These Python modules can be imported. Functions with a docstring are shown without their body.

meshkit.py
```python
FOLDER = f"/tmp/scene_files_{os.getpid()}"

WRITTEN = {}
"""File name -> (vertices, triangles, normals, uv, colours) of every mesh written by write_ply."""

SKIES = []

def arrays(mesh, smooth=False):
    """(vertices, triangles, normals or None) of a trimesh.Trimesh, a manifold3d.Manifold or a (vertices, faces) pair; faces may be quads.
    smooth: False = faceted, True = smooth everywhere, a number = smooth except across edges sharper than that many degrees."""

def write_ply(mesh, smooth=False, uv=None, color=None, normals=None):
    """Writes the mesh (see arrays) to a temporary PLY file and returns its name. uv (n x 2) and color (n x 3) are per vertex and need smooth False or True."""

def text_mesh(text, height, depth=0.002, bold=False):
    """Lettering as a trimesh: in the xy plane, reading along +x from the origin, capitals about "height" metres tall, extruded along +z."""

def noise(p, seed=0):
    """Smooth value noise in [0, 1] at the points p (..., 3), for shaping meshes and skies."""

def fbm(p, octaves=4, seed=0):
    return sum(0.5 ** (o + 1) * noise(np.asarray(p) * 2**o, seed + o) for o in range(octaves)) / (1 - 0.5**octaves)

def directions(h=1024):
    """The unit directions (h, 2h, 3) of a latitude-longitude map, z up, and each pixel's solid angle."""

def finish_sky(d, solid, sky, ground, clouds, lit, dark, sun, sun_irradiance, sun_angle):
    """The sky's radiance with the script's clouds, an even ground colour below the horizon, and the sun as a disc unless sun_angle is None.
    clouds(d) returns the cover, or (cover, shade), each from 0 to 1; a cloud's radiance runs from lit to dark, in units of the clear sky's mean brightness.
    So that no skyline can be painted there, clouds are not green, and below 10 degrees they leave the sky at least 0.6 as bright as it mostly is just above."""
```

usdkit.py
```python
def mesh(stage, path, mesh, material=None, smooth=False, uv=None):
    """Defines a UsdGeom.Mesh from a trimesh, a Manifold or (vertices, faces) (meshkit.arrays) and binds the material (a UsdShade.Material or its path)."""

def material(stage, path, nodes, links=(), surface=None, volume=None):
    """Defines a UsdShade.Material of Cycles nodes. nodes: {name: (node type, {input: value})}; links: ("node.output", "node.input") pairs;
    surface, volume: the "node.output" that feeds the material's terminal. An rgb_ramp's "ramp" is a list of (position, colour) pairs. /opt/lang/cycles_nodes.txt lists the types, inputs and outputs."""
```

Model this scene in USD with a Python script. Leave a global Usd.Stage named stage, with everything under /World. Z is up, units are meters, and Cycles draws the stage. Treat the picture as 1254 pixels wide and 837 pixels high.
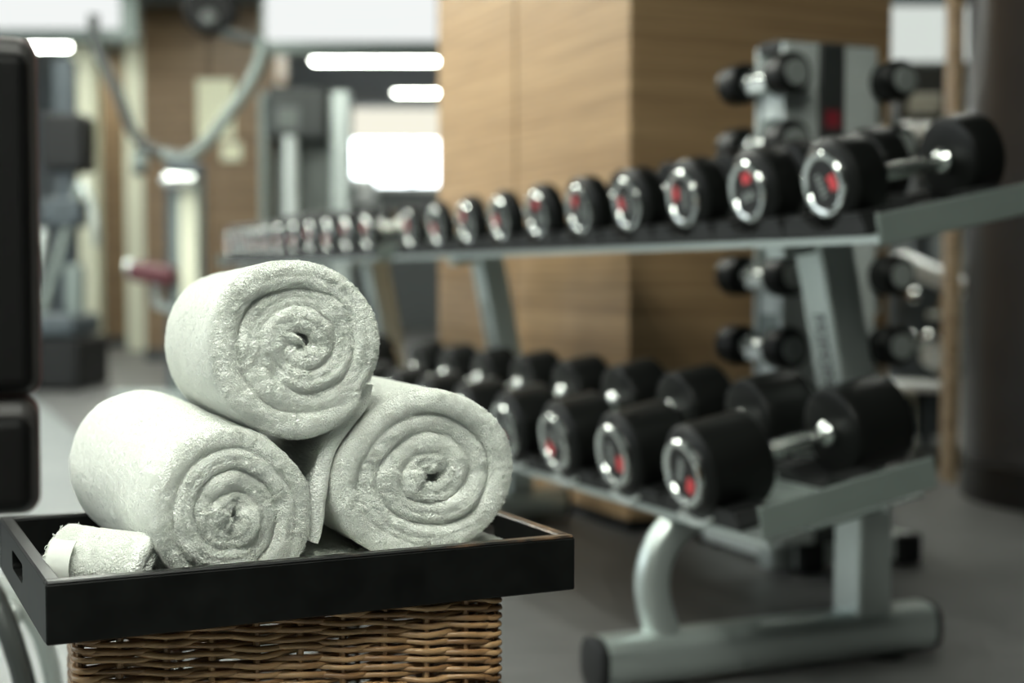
import math, random, re
import numpy as np, trimesh, usdkit, meshkit
import manifold3d as m3
from shapely.geometry import Polygon, box as sbox, Point
from pxr import Usd, UsdGeom, UsdLux, UsdShade, Gf, Sdf, Vt

rng = np.random.default_rng(7)
stage = Usd.Stage.CreateInMemory()
UsdGeom.SetStageUpAxis(stage, 'Z'); UsdGeom.SetStageMetersPerUnit(stage, 1.0)
UsdGeom.Xform.Define(stage, '/World')
# ---------------------------------------------------------------- camera, sky, exposure
EXPOSURE = 0.0
cam = UsdGeom.Camera.Define(stage, '/World/camera')
cam.AddTranslateOp().Set(Gf.Vec3d(0, 0, 0.70)); cam.AddRotateXOp().Set(90 - 2.581)
cam.CreateFocalLengthAttr(49.98); cam.CreateHorizontalApertureAttr(36.0); cam.CreateVerticalApertureAttr(36.0 * 837 / 1254)
cam.CreateFStopAttr(3.3); cam.CreateFocusDistanceAttr(1.17); cam.CreateExposureAttr(EXPOSURE); cam.CreateClippingRangeAttr((0.05, 200))
SKY = 2.2
dome = UsdLux.DomeLight.Define(stage, '/World/sky'); dome.CreateIntensityAttr(SKY); dome.CreateColorAttr(Gf.Vec3f(0.90, 0.97, 1.0))
LAMP = 30.0          # radiance of the fluorescent ceiling lights
COFFER = 0.93        # radiance of the big luminous ceiling panels
LAMP_COL = (0.96, 1.0, 0.90)
CEIL = 2.95
SIDE_FILL = 3.6       # radiance of the unseen windows added in the left wall
# rack frame: x = depth of the rack (d), y = along the rack (s)
TH = 0.4108; AX = np.array([math.cos(TH), math.sin(TH), 0]); RX = np.array([-math.sin(TH), math.cos(TH), 0]); O = np.array([.3638, 2.1, 0]); DEG = math.degrees(TH)
def W(d, s, z=0.0): return O + AX * d + RX * s + np.array([0, 0, z])

# ---------------------------------------------------------------- materials
def mat(name, nodes, links=(), surface='p.BSDF'): return usdkit.material(stage, '/World/Looks/' + name, nodes, links, surface=surface)
def simple(name, col, rough=.5, metal=0., spec=.5, bump=None, var=None, **kw):
    n = {'p': ('principled_bsdf', dict(base_color=col, roughness=rough, metallic=metal, specular_ior_level=spec, **kw))}; l = []
    if bump:
        n['g'] = ('geometry', {}); n['n'] = ('noise_texture', {'scale': bump[0], 'detail': 3.0}); n['b'] = ('bump', {'strength': bump[1], 'distance': bump[2]})
        l += [('g.position', 'n.vector'), ('n.fac', 'b.height'), ('b.normal', 'p.normal')]
    if var:
        n['g2'] = ('geometry', {}); n['n2'] = ('noise_texture', {'scale': var[0], 'detail': 4.0})
        n['r'] = ('rgb_ramp', {'ramp': [(.3, col), (.7, var[1])]}); l += [('g2.position', 'n2.vector'), ('n2.fac', 'r.fac'), ('r.color', 'p.base_color')]
    return mat(name, n, l)
def emit(name, col, s): return mat(name, {'e': ('emission', {'color': col, 'strength': s})}, surface='e.emission')
M = {}
M['black_rubber'] = simple('black_rubber', (.0045, .005, .0046), .40, spec=.2, bump=(260, .08, .002))
M['black_plastic'] = simple('black_plastic', (.007, .0075, .0075), .5, spec=.35)
M['black_pad'] = simple('black_pad', (.004, .004, .004), .6, spec=.15, bump=(420, .15, .002))
M['pad_side'] = simple('pad_side', (.035, .033, .032), .55)
M['piping'] = simple('piping', (.16, .09, .09), .6)
M['maroon'] = simple('maroon', (.085, .018, .025), .5)
M['chrome'] = simple('chrome', (.72, .75, .73), .13, 1.0, bump=(30, .02, .01))
M['knurl'] = mat('knurl', {'g': ('texture_coordinate', {}), 'v': ('voronoi_texture', {'scale': 260.}), 'b': ('bump', {'strength': .9, 'distance': .002}), 'p': ('principled_bsdf', {'base_color': (.62, .65, .62), 'metallic': 1., 'roughness': .14})},
                 [('g.object', 'v.vector'), ('v.distance', 'b.height'), ('b.normal', 'p.normal')])
M['silver'] = simple('silver', (.50, .555, .535), .34, .75, bump=(900, .05, .001))
M['silver_flat'] = simple('silver_flat', (.20, .235, .22), .45, .35)
M['silver_light'] = simple('silver_light', (.62, .67, .65), .38, .25)
M['white_shell'] = simple('white_shell', (.82, .86, .86), .22, .1)
M['dark_metal'] = simple('dark_metal', (.045, .05, .048), .4, .3)
M['stack_grey'] = simple('stack_grey', (.13, .145, .135), .45, .3)
M['slate'] = simple('slate', (.055, .07, .08), .5)
M['red'] = simple('red', (.62, .05, .06), .45)
M['red_dark'] = simple('red_dark', (.22, .02, .03), .5)
M['letter_grey'] = simple('letter_grey', (.22, .24, .23), .5)
M['letter_dark'] = simple('letter_dark', (.02, .022, .022), .5)
M['screen'] = simple('screen', (.42, .43, .38), .3)
M['paper'] = simple('paper', (.70, .70, .52), .8)
M['cream'] = simple('cream', (.66, .67, .53), .7)
M['plaster'] = simple('plaster', (.13, .142, .14), .8, bump=(60, .1, .002))
M['ceiling'] = simple('ceiling', (.13, .145, .143), .9)
M['glass_dark'] = simple('glass_dark', (.05, .06, .065), .15)
M['lacquer'] = simple('lacquer', (.003, .0032, .003), .45, spec=.12, bump=(120, .05, .001), var=(35, (.007, .0075, .007)))
M['lacquer_in'] = simple('lacquer_in', (.006, .006, .006), .5, spec=.3)
M['lamp'] = emit('lamp', LAMP_COL, LAMP)
M['coffer'] = emit('coffer', (.97, 1.0, .985), COFFER)
M['side_fill'] = emit('side_fill', (.90, .98, 1.0), SIDE_FILL)
M['blind'] = emit('blind', (.93, 1.0, .94), .72)
M['blind_warm'] = emit('blind_warm', (1.0, .97, .82), .95)
def wood(name, dark, mid, light, rough=.42):
    return mat(name, {'g': ('geometry', {}), 'mp': ('mapping', {'mapping_type': 'point', 'rotation': (0, 0, -TH), 'scale': (.45, .45, 38.)}),
        'n': ('noise_texture', {'scale': 1.6, 'detail': 6.0, 'roughness': .58, 'distortion': .12}), 'r': ('rgb_ramp', {'ramp': [(.30, dark), (.52, mid), (.72, light)]}),
        'mp2': ('mapping', {'mapping_type': 'point', 'rotation': (0, 0, -TH), 'scale': (3., 3., 150.)}), 'n2': ('noise_texture', {'scale': 1.5, 'detail': 3.0}),
        'r2': ('rgb_ramp', {'ramp': [(.35, (.72, .72, .72)), (.6, (1, 1, 1))]}), 'm': ('mix', {'mix_type': 'multiply', 'fac': .8}),
        'p': ('principled_bsdf', {'roughness': rough, 'specular_ior_level': .35})},
        [('g.position', 'mp.vector'), ('mp.vector', 'n.vector'), ('n.fac', 'r.fac'), ('g.position', 'mp2.vector'), ('mp2.vector', 'n2.vector'), ('n2.fac', 'r2.fac'), ('r.color', 'm.color1'), ('r2.color', 'm.color2'), ('m.color', 'p.base_color')])
M['pale_wood'] = wood('pale_wood', (.40, .29, .18), (.52, .40, .26), (.60, .47, .32))
M['wood'] = wood('wood', (.27, .165, .082), (.40, .258, .135), (.48, .325, .178))
M['wood_far'] = wood('wood_far', (.14, .088, .046), (.21, .137, .074), (.27, .185, .105))
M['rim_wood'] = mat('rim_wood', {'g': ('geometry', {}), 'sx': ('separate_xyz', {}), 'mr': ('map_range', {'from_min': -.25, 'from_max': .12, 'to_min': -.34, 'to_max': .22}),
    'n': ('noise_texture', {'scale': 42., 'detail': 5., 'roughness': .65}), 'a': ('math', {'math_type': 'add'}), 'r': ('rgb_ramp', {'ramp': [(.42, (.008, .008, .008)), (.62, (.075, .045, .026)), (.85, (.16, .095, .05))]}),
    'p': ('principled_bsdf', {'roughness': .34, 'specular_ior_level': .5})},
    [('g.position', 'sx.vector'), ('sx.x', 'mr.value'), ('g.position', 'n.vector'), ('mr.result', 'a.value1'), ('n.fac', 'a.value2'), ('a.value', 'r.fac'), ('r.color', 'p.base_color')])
M['wicker'] = mat('wicker', {'g': ('geometry', {}), 'mp': ('mapping', {'mapping_type': 'point', 'scale': (9., 9., 60.)}), 'n': ('noise_texture', {'scale': 2.5, 'detail': 5., 'roughness': .6}),
    'oi': ('object_info', {}), 'a': ('math', {'math_type': 'multiply_add', 'value2': .30}), 'r': ('rgb_ramp', {'ramp': [(.28, (.085, .042, .017)), (.55, (.245, .130, .056)), (.85, (.43, .265, .130))]}),
    'n2': ('noise_texture', {'scale': 700., 'detail': 2.}), 'b': ('bump', {'strength': .2, 'distance': .001}), 'p': ('principled_bsdf', {'roughness': .36, 'specular_ior_level': .5})},
    [('g.position', 'mp.vector'), ('mp.vector', 'n.vector'), ('oi.random', 'a.value1'), ('n.fac', 'a.value3'), ('a.value', 'r.fac'), ('r.color', 'p.base_color'), ('g.position', 'n2.vector'), ('n2.fac', 'b.height'), ('b.normal', 'p.normal')])
def towel_mat(name, col):
    return mat(name, {'g': ('geometry', {}), 'v': ('voronoi_texture', {'scale': 520.}), 'n': ('noise_texture', {'scale': 900., 'detail': 3.}), 'm': ('math', {'math_type': 'add'}), 'b': ('bump', {'strength': .9, 'distance': .0014}),
        'p': ('principled_bsdf', {'base_color': col, 'roughness': 1., 'specular_ior_level': .0, 'sheen_weight': .15, 'sheen_roughness': .5})},
        [('g.position', 'v.vector'), ('g.position', 'n.vector'), ('v.distance', 'm.value1'), ('n.fac', 'm.value2'), ('m.value', 'b.height'), ('b.normal', 'p.normal')])
M['towel'] = towel_mat('towel', (.865, .885, .835))
M['hem'] = simple('hem', (.70, .72, .67), .8, spec=.2, bump=(300, .2, .001))
M['pile'] = simple('pile', (.90, .92, .87), .95, spec=.05)
M['floor'] = mat('floor', {'g': ('geometry', {}), 'mp': ('mapping', {'mapping_type': 'point', 'rotation': (0, 0, .35), 'scale': (3., 16., 1.)}), 'n': ('noise_texture', {'scale': 2.2, 'detail': 6., 'roughness': .65}),
    'n2': ('noise_texture', {'scale': 220., 'detail': 2.}), 'r': ('rgb_ramp', {'ramp': [(.3, (.080, .079, .078)), (.7, (.128, .127, .125))]}), 'r2': ('rgb_ramp', {'ramp': [(.3, (.7, .7, .7)), (.7, (1.2, 1.2, 1.2))]}), 'm': ('mix', {'mix_type': 'multiply', 'fac': 1.}),
    'b': ('bump', {'strength': .25, 'distance': .002}), 'p': ('principled_bsdf', {'roughness': .48, 'specular_ior_level': .5})},
    [('g.position', 'mp.vector'), ('mp.vector', 'n.vector'), ('g.position', 'n2.vector'), ('n.fac', 'r.fac'), ('n2.fac', 'r2.fac'), ('r.color', 'm.color1'), ('r2.color', 'm.color2'), ('m.color', 'p.base_color'), ('n2.fac', 'b.height'), ('b.normal', 'p.normal')])
M['floor_pale'] = simple('floor_pale', (.175, .192, .192), .40, var=(3., (.215, .23, .23)))
M['pillar_clad'] = simple('pillar_clad', (.075, .079, .086), .26, .35, var=(2., (.085, .080, .080)))
M['pillar_base'] = simple('pillar_base', (.016, .015, .014), .4, .1)
M['blue_wall'] = simple('blue_wall', (.12, .16, .20), .7)

# ---------------------------------------------------------------- mesh helpers
def cat(*ms): return trimesh.util.concatenate([m for m in ms])
def T(m, x=0, y=0, z=0):
    m = m.copy(); m.apply_translation((x, y, z)); return m
def Rm(m, ang, axis, pt=(0, 0, 0)):
    m = m.copy(); m.apply_transform(trimesh.transformations.rotation_matrix(ang, axis, pt)); return m
def bx(x0, x1, y0, y1, z0, z1, b=None):
    b = min(.003 if b is None else b, .45 * min(x1 - x0, y1 - y0, z1 - z0)); pts = []
    for sx in (0, 1):
        for sy in (0, 1):
            for sz in (0, 1):
                c = np.array([(x0, x1)[sx], (y0, y1)[sy], (z0, z1)[sz]]); i = np.array([1 - 2 * sx, 1 - 2 * sy, 1 - 2 * sz]) * b
                for k in range(3):
                    v = c + i; v[k] = c[k]; pts.append(v)
    return trimesh.convex.convex_hull(np.array(pts))
def rbox(x0, x1, y0, y1, z0, z1, r, sub=2):
    """rounded box: hull of spheres"""
    s = trimesh.creation.icosphere(sub, r).vertices
    return trimesh.convex.convex_hull(np.vstack([s + c for c in [(x, y, z) for x in (x0 + r, x1 - r) for y in (y0 + r, y1 - r) for z in (z0 + r, z1 - r)]]))
def sweep(path, prof, closed=False, up=(0, 0, 1), scale=None):
    """sweeps the 2D profile (n x 2, first axis sideways, second along 'up') along the path"""
    p = np.asarray(path, float); n = len(p)
    t = np.roll(p, -1, 0) - np.roll(p, 1, 0) if closed else np.gradient(p, axis=0)
    t /= np.linalg.norm(t, axis=1, keepdims=True) + 1e-12
    u = np.asarray(up, float); a = np.cross(t, u); a /= np.linalg.norm(a, axis=1, keepdims=True) + 1e-12
    b = np.cross(a, t); q = np.asarray(prof, float); k = len(q)
    sc = np.ones(n) if scale is None else np.asarray(scale)
    v = (p[:, None] + sc[:, None, None] * (q[None, :, 0, None] * a[:, None] + q[None, :, 1, None] * b[:, None])).reshape(-1, 3)
    m = n if closed else n - 1
    i, j = np.meshgrid(np.arange(m), np.arange(k), indexing='ij'); i2 = (i + 1) % n; j2 = (j + 1) % k
    f = np.stack([i * k + j, i * k + j2, i2 * k + j2, i2 * k + j], -1).reshape(-1, 4)
    f = np.vstack([f[:, [0, 1, 2]], f[:, [0, 2, 3]]])
    if not closed:
        c0, c1 = len(v), len(v) + 1; v = np.vstack([v, p[0], p[-1]]); e = np.arange(k); e2 = (e + 1) % k
        f = np.vstack([f, np.stack([np.full(k, c0), e2, e], 1), np.stack([np.full(k, c1), (n - 1) * k + e, (n - 1) * k + e2], 1)])
    m_ = trimesh.Trimesh(v, f, process=False)
    if m_.volume < 0: m_.invert()
    return m_
def circ(r, n=10, ry=None): a = np.arange(n) * 2 * np.pi / n; return np.stack([r * np.cos(a), (ry or r) * np.sin(a)], 1)
def rrect(w, h, r, n=4):
    g = sbox(-w / 2 + r, -h / 2 + r, w / 2 - r, h / 2 - r).buffer(r, quad_segs=n); return np.array(g.exterior.coords)[:-1]
def tube(path, r, n=10, closed=False):
    p = np.asarray(path, float); d = np.abs(p[-1] - p[0]) if not closed else np.ptp(p, axis=0); up = np.eye(3)[int(np.argmin(d))]
    return sweep(p, circ(r, n), closed, up)
def spline(pts, n=24):
    from scipy.interpolate import CubicSpline
    p = np.asarray(pts, float); d = np.r_[0, np.cumsum(np.linalg.norm(np.diff(p, axis=0), axis=1))]
    return CubicSpline(d, p)(np.linspace(0, d[-1], n))
def lathe(prof, n=40):
    """(x, radius) profile turned around the x axis"""
    q = np.asarray(prof, float); k = len(q); a = np.arange(n) * 2 * np.pi / n
    v = np.stack([np.repeat(q[:, 0], n), np.outer(q[:, 1], np.cos(a)).ravel(), np.outer(q[:, 1], np.sin(a)).ravel()], 1)
    i, j = np.meshgrid(np.arange(k - 1), np.arange(n), indexing='ij'); j2 = (j + 1) % n
    f = np.stack([i * n + j, i * n + j2, (i + 1) * n + j2, (i + 1) * n + j], -1).reshape(-1, 4)
    m = trimesh.Trimesh(v, np.vstack([f[:, [0, 1, 2]], f[:, [0, 2, 3]]]), process=True)
    m.update_faces(m.nondegenerate_faces()); m.fix_normals(); return m
def ext(poly, h): return trimesh.creation.extrude_polygon(poly, h, engine='earcut')
def ext_x(poly, x0, x1):
    """polygon in (y, z) extruded along x"""
    m = ext(poly, x1 - x0); m.apply_transform(np.array([[0, 0, 1, x0], [1, 0, 0, 0], [0, 1, 0, 0], [0, 0, 0, 1.]])); return m
def disc_x(x0, x1, r, b=.002, n=36): return lathe([(x0, 0), (x0, r - b), (x0 + b, r), (x1 - b, r), (x1, r - b), (x1, 0)], n)
def vcyl(x, y, z0, z1, r, b=.004, n=40):
    m = disc_x(z0, z1, r, b, n); m = Rm(m, -math.pi / 2, (0, 1, 0)); return T(m, x, y, 0)

# ---------------------------------------------------------------- prims
used = {}
def numbered(parent, name):
    k = (parent, name); used[k] = used.get(k, -1) + 1; return name if used[k] == 0 else f'{name}_{used[k]:03d}'
def keys(p, label=None, category=None, group=None, kind=None):
    for k, v in (('label', label), ('category', category), ('group', group), ('kind', kind)):
        if v: p.SetCustomDataByKey(k, v)
def obj(name, mesh, m, parent=None, smooth=30, **kw):
    base = parent.GetPath().pathString if parent else '/World'
    pr = usdkit.mesh(stage, base + '/' + numbered(base, name), mesh, M[m], smooth=smooth).GetPrim(); keys(pr, **kw); return pr
def ops(x, loc, rz=0, ry=0, rx=0):
    x.AddTranslateOp().Set(Gf.Vec3d(*map(float, loc))); x.AddRotateZOp().Set(float(rz)); x.AddRotateYOp().Set(float(ry)); x.AddRotateXOp().Set(float(rx))
def thing(name, label, category, loc=(0, 0, 0), rz=0, ry=0, rx=0, group=None, kind=None):
    x = UsdGeom.Xform.Define(stage, '/World/' + numbered('/World', name)); ops(x, loc, rz, ry, rx); keys(x.GetPrim(), label, category, group, kind); return x.GetPrim()
def dup(src, label, loc, rz=0, ry=0, rx=0, group=None):
    was = src.GetCustomData(); base = re.sub(r'_\d{3}$', '', src.GetName())
    x = UsdGeom.Xform.Define(stage, '/World/' + numbered('/World', base)); ops(x, loc, rz, ry, rx)
    p = x.GetPrim(); p.GetReferences().AddInternalReference(src.GetPath()); keys(p, label, was.get('category'), group or was.get('group')); p.SetInstanceable(True); return p
def struct(name, mesh, m, label=None, parent=None, smooth=30):
    return obj(name, mesh, m, parent, smooth, label=label, kind='structure' if parent is None else None)

# ---------------------------------------------------------------- the room
def in_rack(m): m = Rm(m, TH, (0, 0, 1)); return T(m, *O)
struct('floor', in_rack(bx(-.42, 16, -10, 22, -.10, 0)), 'floor', 'dark grey mottled carpet floor under the dumbbell racks')
struct('floor', in_rack(bx(-5.2, -.424, -10, 22, -.10, 0)), 'floor_pale', 'paler blue-grey floor of the walkway left of the basket')
struct('ceiling', bx(-14, 10, -5.0, 21, CEIL + .02, CEIL + .12), 'ceiling', 'grey ceiling of the gym with lights set into it')
wf = struct('wall_far', cat(bx(-14, -2.45, 19, 19.2, 0, CEIL + .02), bx(-.2, 10, 19, 19.2, 0, CEIL + .02), bx(-2.45, -.2, 19, 19.2, 0, 1.9)), 'plaster', 'grey far wall of the gym with a bright window')
wl = thing('wall_left', 'plain grey left wall with an added row of unseen glowing windows', None, O, DEG, kind='structure')
obj('wall', cat(bx(-5.2, -5.0, -6, 16, 0, .75), bx(-5.2, -5.0, -6, 16, 2.65, CEIL + .02), bx(-5.2, -5.0, 7.75, 16, .75, 2.65), bx(-5.2, -5.0, -6, .5, .75, 2.65)), 'plaster', wl)
for i in range(2, 7): obj('window_pane', bx(-5.14, -5.12, -2.4 + i * 1.45, -1.0 + i * 1.45, .75, 2.65), 'side_fill', wl); obj('mullion', bx(-5.16, -5.02, -1.0 + i * 1.45, -.95 + i * 1.45, .75, 2.65), 'silver_flat', wl)  # glowing panes out of view, added for side light from the left
struct('wall_right', bx(10, 10.2, -5, 19.2, 0, CEIL + .02), 'plaster', 'plain grey right wall')
struct('wall_back', bx(-14, 10, -5.2, -5.0, 0, CEIL + .02), 'plaster', 'plain grey back wall')
w1 = thing('window_1', 'overexposed far window with a cream blind half lowered', None, (0, 0, 0), kind='structure')
obj('frame', cat(bx(-2.45, -.2, 18.98, 19.06, 1.86, 1.93), bx(-2.45, -2.40, 18.98, 19.06, 1.93, CEIL), bx(-.25, -.2, 18.98, 19.06, 1.93, CEIL), bx(-1.35, -1.31, 18.99, 19.05, 1.93, CEIL)), 'silver_light', w1)
obj('blind', bx(-2.36, -.28, 18.90, 18.92, 2.52, CEIL - .02, .004), 'blind_warm', w1)
w2 = thing('window_2', 'white lit window blind high on the wall behind the small dumbbell tower', None, (0, 0, 0), kind='structure')
obj('frame', cat(bx(2.45, 3.9, 9.95, 10.02, 2.15, 2.20), bx(2.45, 3.9, 9.95, 10.02, 2.585, 2.62), bx(2.45, 2.5, 9.95, 10.02, 2.2, 2.62), bx(3.85, 3.9, 9.95, 10.02, 2.2, 2.62)), 'dark_metal', w2)
for i in range(6): obj('blind_slat', bx(2.5, 3.85, 9.97, 9.985, 2.20 + i * .0645, 2.2625 + i * .0645, .002), 'blind', w2)
obj('transom_pane', bx(2.45, 3.9, 9.97, 10.0, 2.62, CEIL), 'blue_wall', w2)
struct('wall_side', cat(bx(2.2, 10, 10.02, 10.2, 0, CEIL + .02)), 'plaster', 'grey wall under the lit window blind')
# wood clad pillar: panels with open joints on a core
LH = CEIL + .02
pil = thing('pillar', 'big square pillar clad in warm horizontal-grained wood behind the dumbbell rack', None, O, DEG, kind='structure')
obj('core', bx(.672, 1.52, 1.645, 3.09, 0, LH), 'dark_metal', pil)
def panel(x0, x1, y0, y1): obj('wood_panel', bx(x0, x1, y0, y1, .035, LH, .003), 'wood', pil)
panel(.66, .675, 1.632, 2.394); panel(.66, .675, 2.406, 3.10); panel(.6753, 1.53, 1.632, 1.647); panel(1.518, 1.53, 1.648, 3.10); panel(.676, 1.517, 3.088, 3.10)  # panel past the joint builds the pillar's mirror reflection as solid wood
obj('skirting', cat(bx(.667, 1.525, 1.640, 3.094, 0, .034)), 'black_plastic', pil)
# wood and cream wall pieces at the end of the far hall, a mirror reflection built as space
def wood_wall(n, x0, x1, y0, y1, lab):
    t = thing(n, lab, None, (0, 0, 0), kind='structure')
    k = max(1, round((x1 - x0) / .62)); w = (x1 - x0) / k
    for i in range(k): obj('wood_panel', bx(x0 + i * w + .003, x0 + (i + 1) * w - .003, y0, y1, .1, LH, .004), 'wood_far', t)
    obj('skirting', bx(x0, x1, y0 - .012, y1, 0, .1), 'dark_metal', t)
wood_wall('wall_wood', -4.30, -3.55, 14.4, 14.7, 'narrow wood panelled wall far left between two pale strips')
wood_wall('wall_wood', -3.10, -1.98, 12.0, 12.6, 'wood panelled wall with the pale notice, behind the silver cable machine')
struct('trim_1', bx(-4.20, -3.96, 13.6, 13.8, 0, LH, .01), 'cream', 'pale cream upright strip at the far left edge of the wood wall')
struct('trim_2', bx(-3.66, -3.36, 13.5, 13.8, 0, LH, .01), 'cream', 'pale cream upright strip between the two wood walls')
rp = thing('pillar', 'large round dark brown satin pillar with a low plinth at the right edge', None, (1.895, 4.47, 0), kind='structure')
obj('shaft', vcyl(0, 0, .125, LH, .45, .003, 96), 'pillar_clad', rp); obj('plinth', vcyl(0, 0, 0, .122, .455, .004, 96), 'pillar_base', rp)
struct('trim_3', bx(1.480, 1.516, 4.80, 4.90, 0, LH, .004), 'pale_wood', 'slim wooden post beside the round dark pillar')

# ---------------------------------------------------------------- ceiling lights
def lamp(name, x, y, w, l, lab, grp=None, rz=0, m='lamp', cat_='ceiling light'):
    t = thing(name, lab, cat_, (x, y, CEIL), rz, group=grp)
    f = .02; z0, z1 = -.015, .02
    obj('frame', cat(bx(-w / 2 - f, w / 2 + f, -l / 2 - f, -l / 2, z0, z1), bx(-w / 2 - f, w / 2 + f, l / 2, l / 2 + f, z0, z1), bx(-w / 2 - f, -w / 2, -l / 2, l / 2, z0, z1), bx(w / 2, w / 2 + f, -l / 2, l / 2, z0, z1)), 'silver_flat', t)
    obj('diffuser', bx(-w / 2, w / 2, -l / 2, l / 2, -.008, .012, .002), m, t)
lamp('ceiling_light', -1.42, 14.85, 1.30, .30, 'long white fluorescent ceiling light just below the right luminous ceiling panel')
lamp('ceiling_light', -1.05, 17.4, .75, .30, 'short greenish ceiling light above the bright far window')
lamp('ceiling_light', -4.62, 13.95, .95, .32, 'white ceiling light above the black machine pad, left of the cream strip')
def light_box(x0, x1, zb_, lab):
    t = thing('luminous_panel', lab, 'luminous panel', (0, 11.0, 0))
    obj('diffuser', bx(x0 + .03, x1 - .09, -.02, .0, zb_ + .02, CEIL, .003), 'coffer', t)
    obj('frame', cat(bx(x0, x1, -.01, .16, zb_ - .07, zb_ + .02), bx(x1 - .09, x1, -.015, .16, zb_ + .02, CEIL), bx(x0, x0 + .03, -.015, .16, zb_ + .02, CEIL)), 'silver_flat', t)
    obj('back_box', bx(x0 + .03, x1 - .09, .005, .16, zb_ + .02, CEIL), 'dark_metal', t)
light_box(-7.2, -2.91, 2.585, 'wide white luminous panel under the ceiling in the top left corner')
light_box(-1.92, -.48, 2.49, 'white luminous panel under the ceiling between wood wall and big wood pillar')
for d, s in [(-1.3, -1.0), (-.85, -2.5), (-1.9, -2.5), (-1.35, -1.95), (-2.3, -1.3), (-.45, 2.6), (-.45, 4.1), (-1.5, 2.5), (-1.5, 4.4), (-2.6, 3.0), (-2.6, 5.2), (-3.4, -1.6), (-4.2, 1.8), (-4.2, 3.8), (-.5, 5.6), (-.5, 7.2), (.35, 5.2)]:  # unseen ceiling lights added to brighten towels, racks and pillar
    q = W(d, s); lamp('troffer', q[0], q[1], .30, 1.2, 'unseen recessed ceiling light added to brighten the towels and racks', 'added unseen lights over the near half of the gym', DEG)

for x, y in [(1.3, 6.9), (3.2, 5.6), (3.0, 8.2), (-4.6, 8.6), (-2.4, 10.4), (-5.6, 12.9), (-3.9, 12.4), (-1.2, 12.1), (1.30, 4.98)]: lamp('troffer', x, y, .30, 1.2, 'unseen recessed ceiling light added to brighten the exercise machines', 'added unseen lights over the far half of the gym', DEG)  # more unseen lights, added to brighten the machines and far walls
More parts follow.
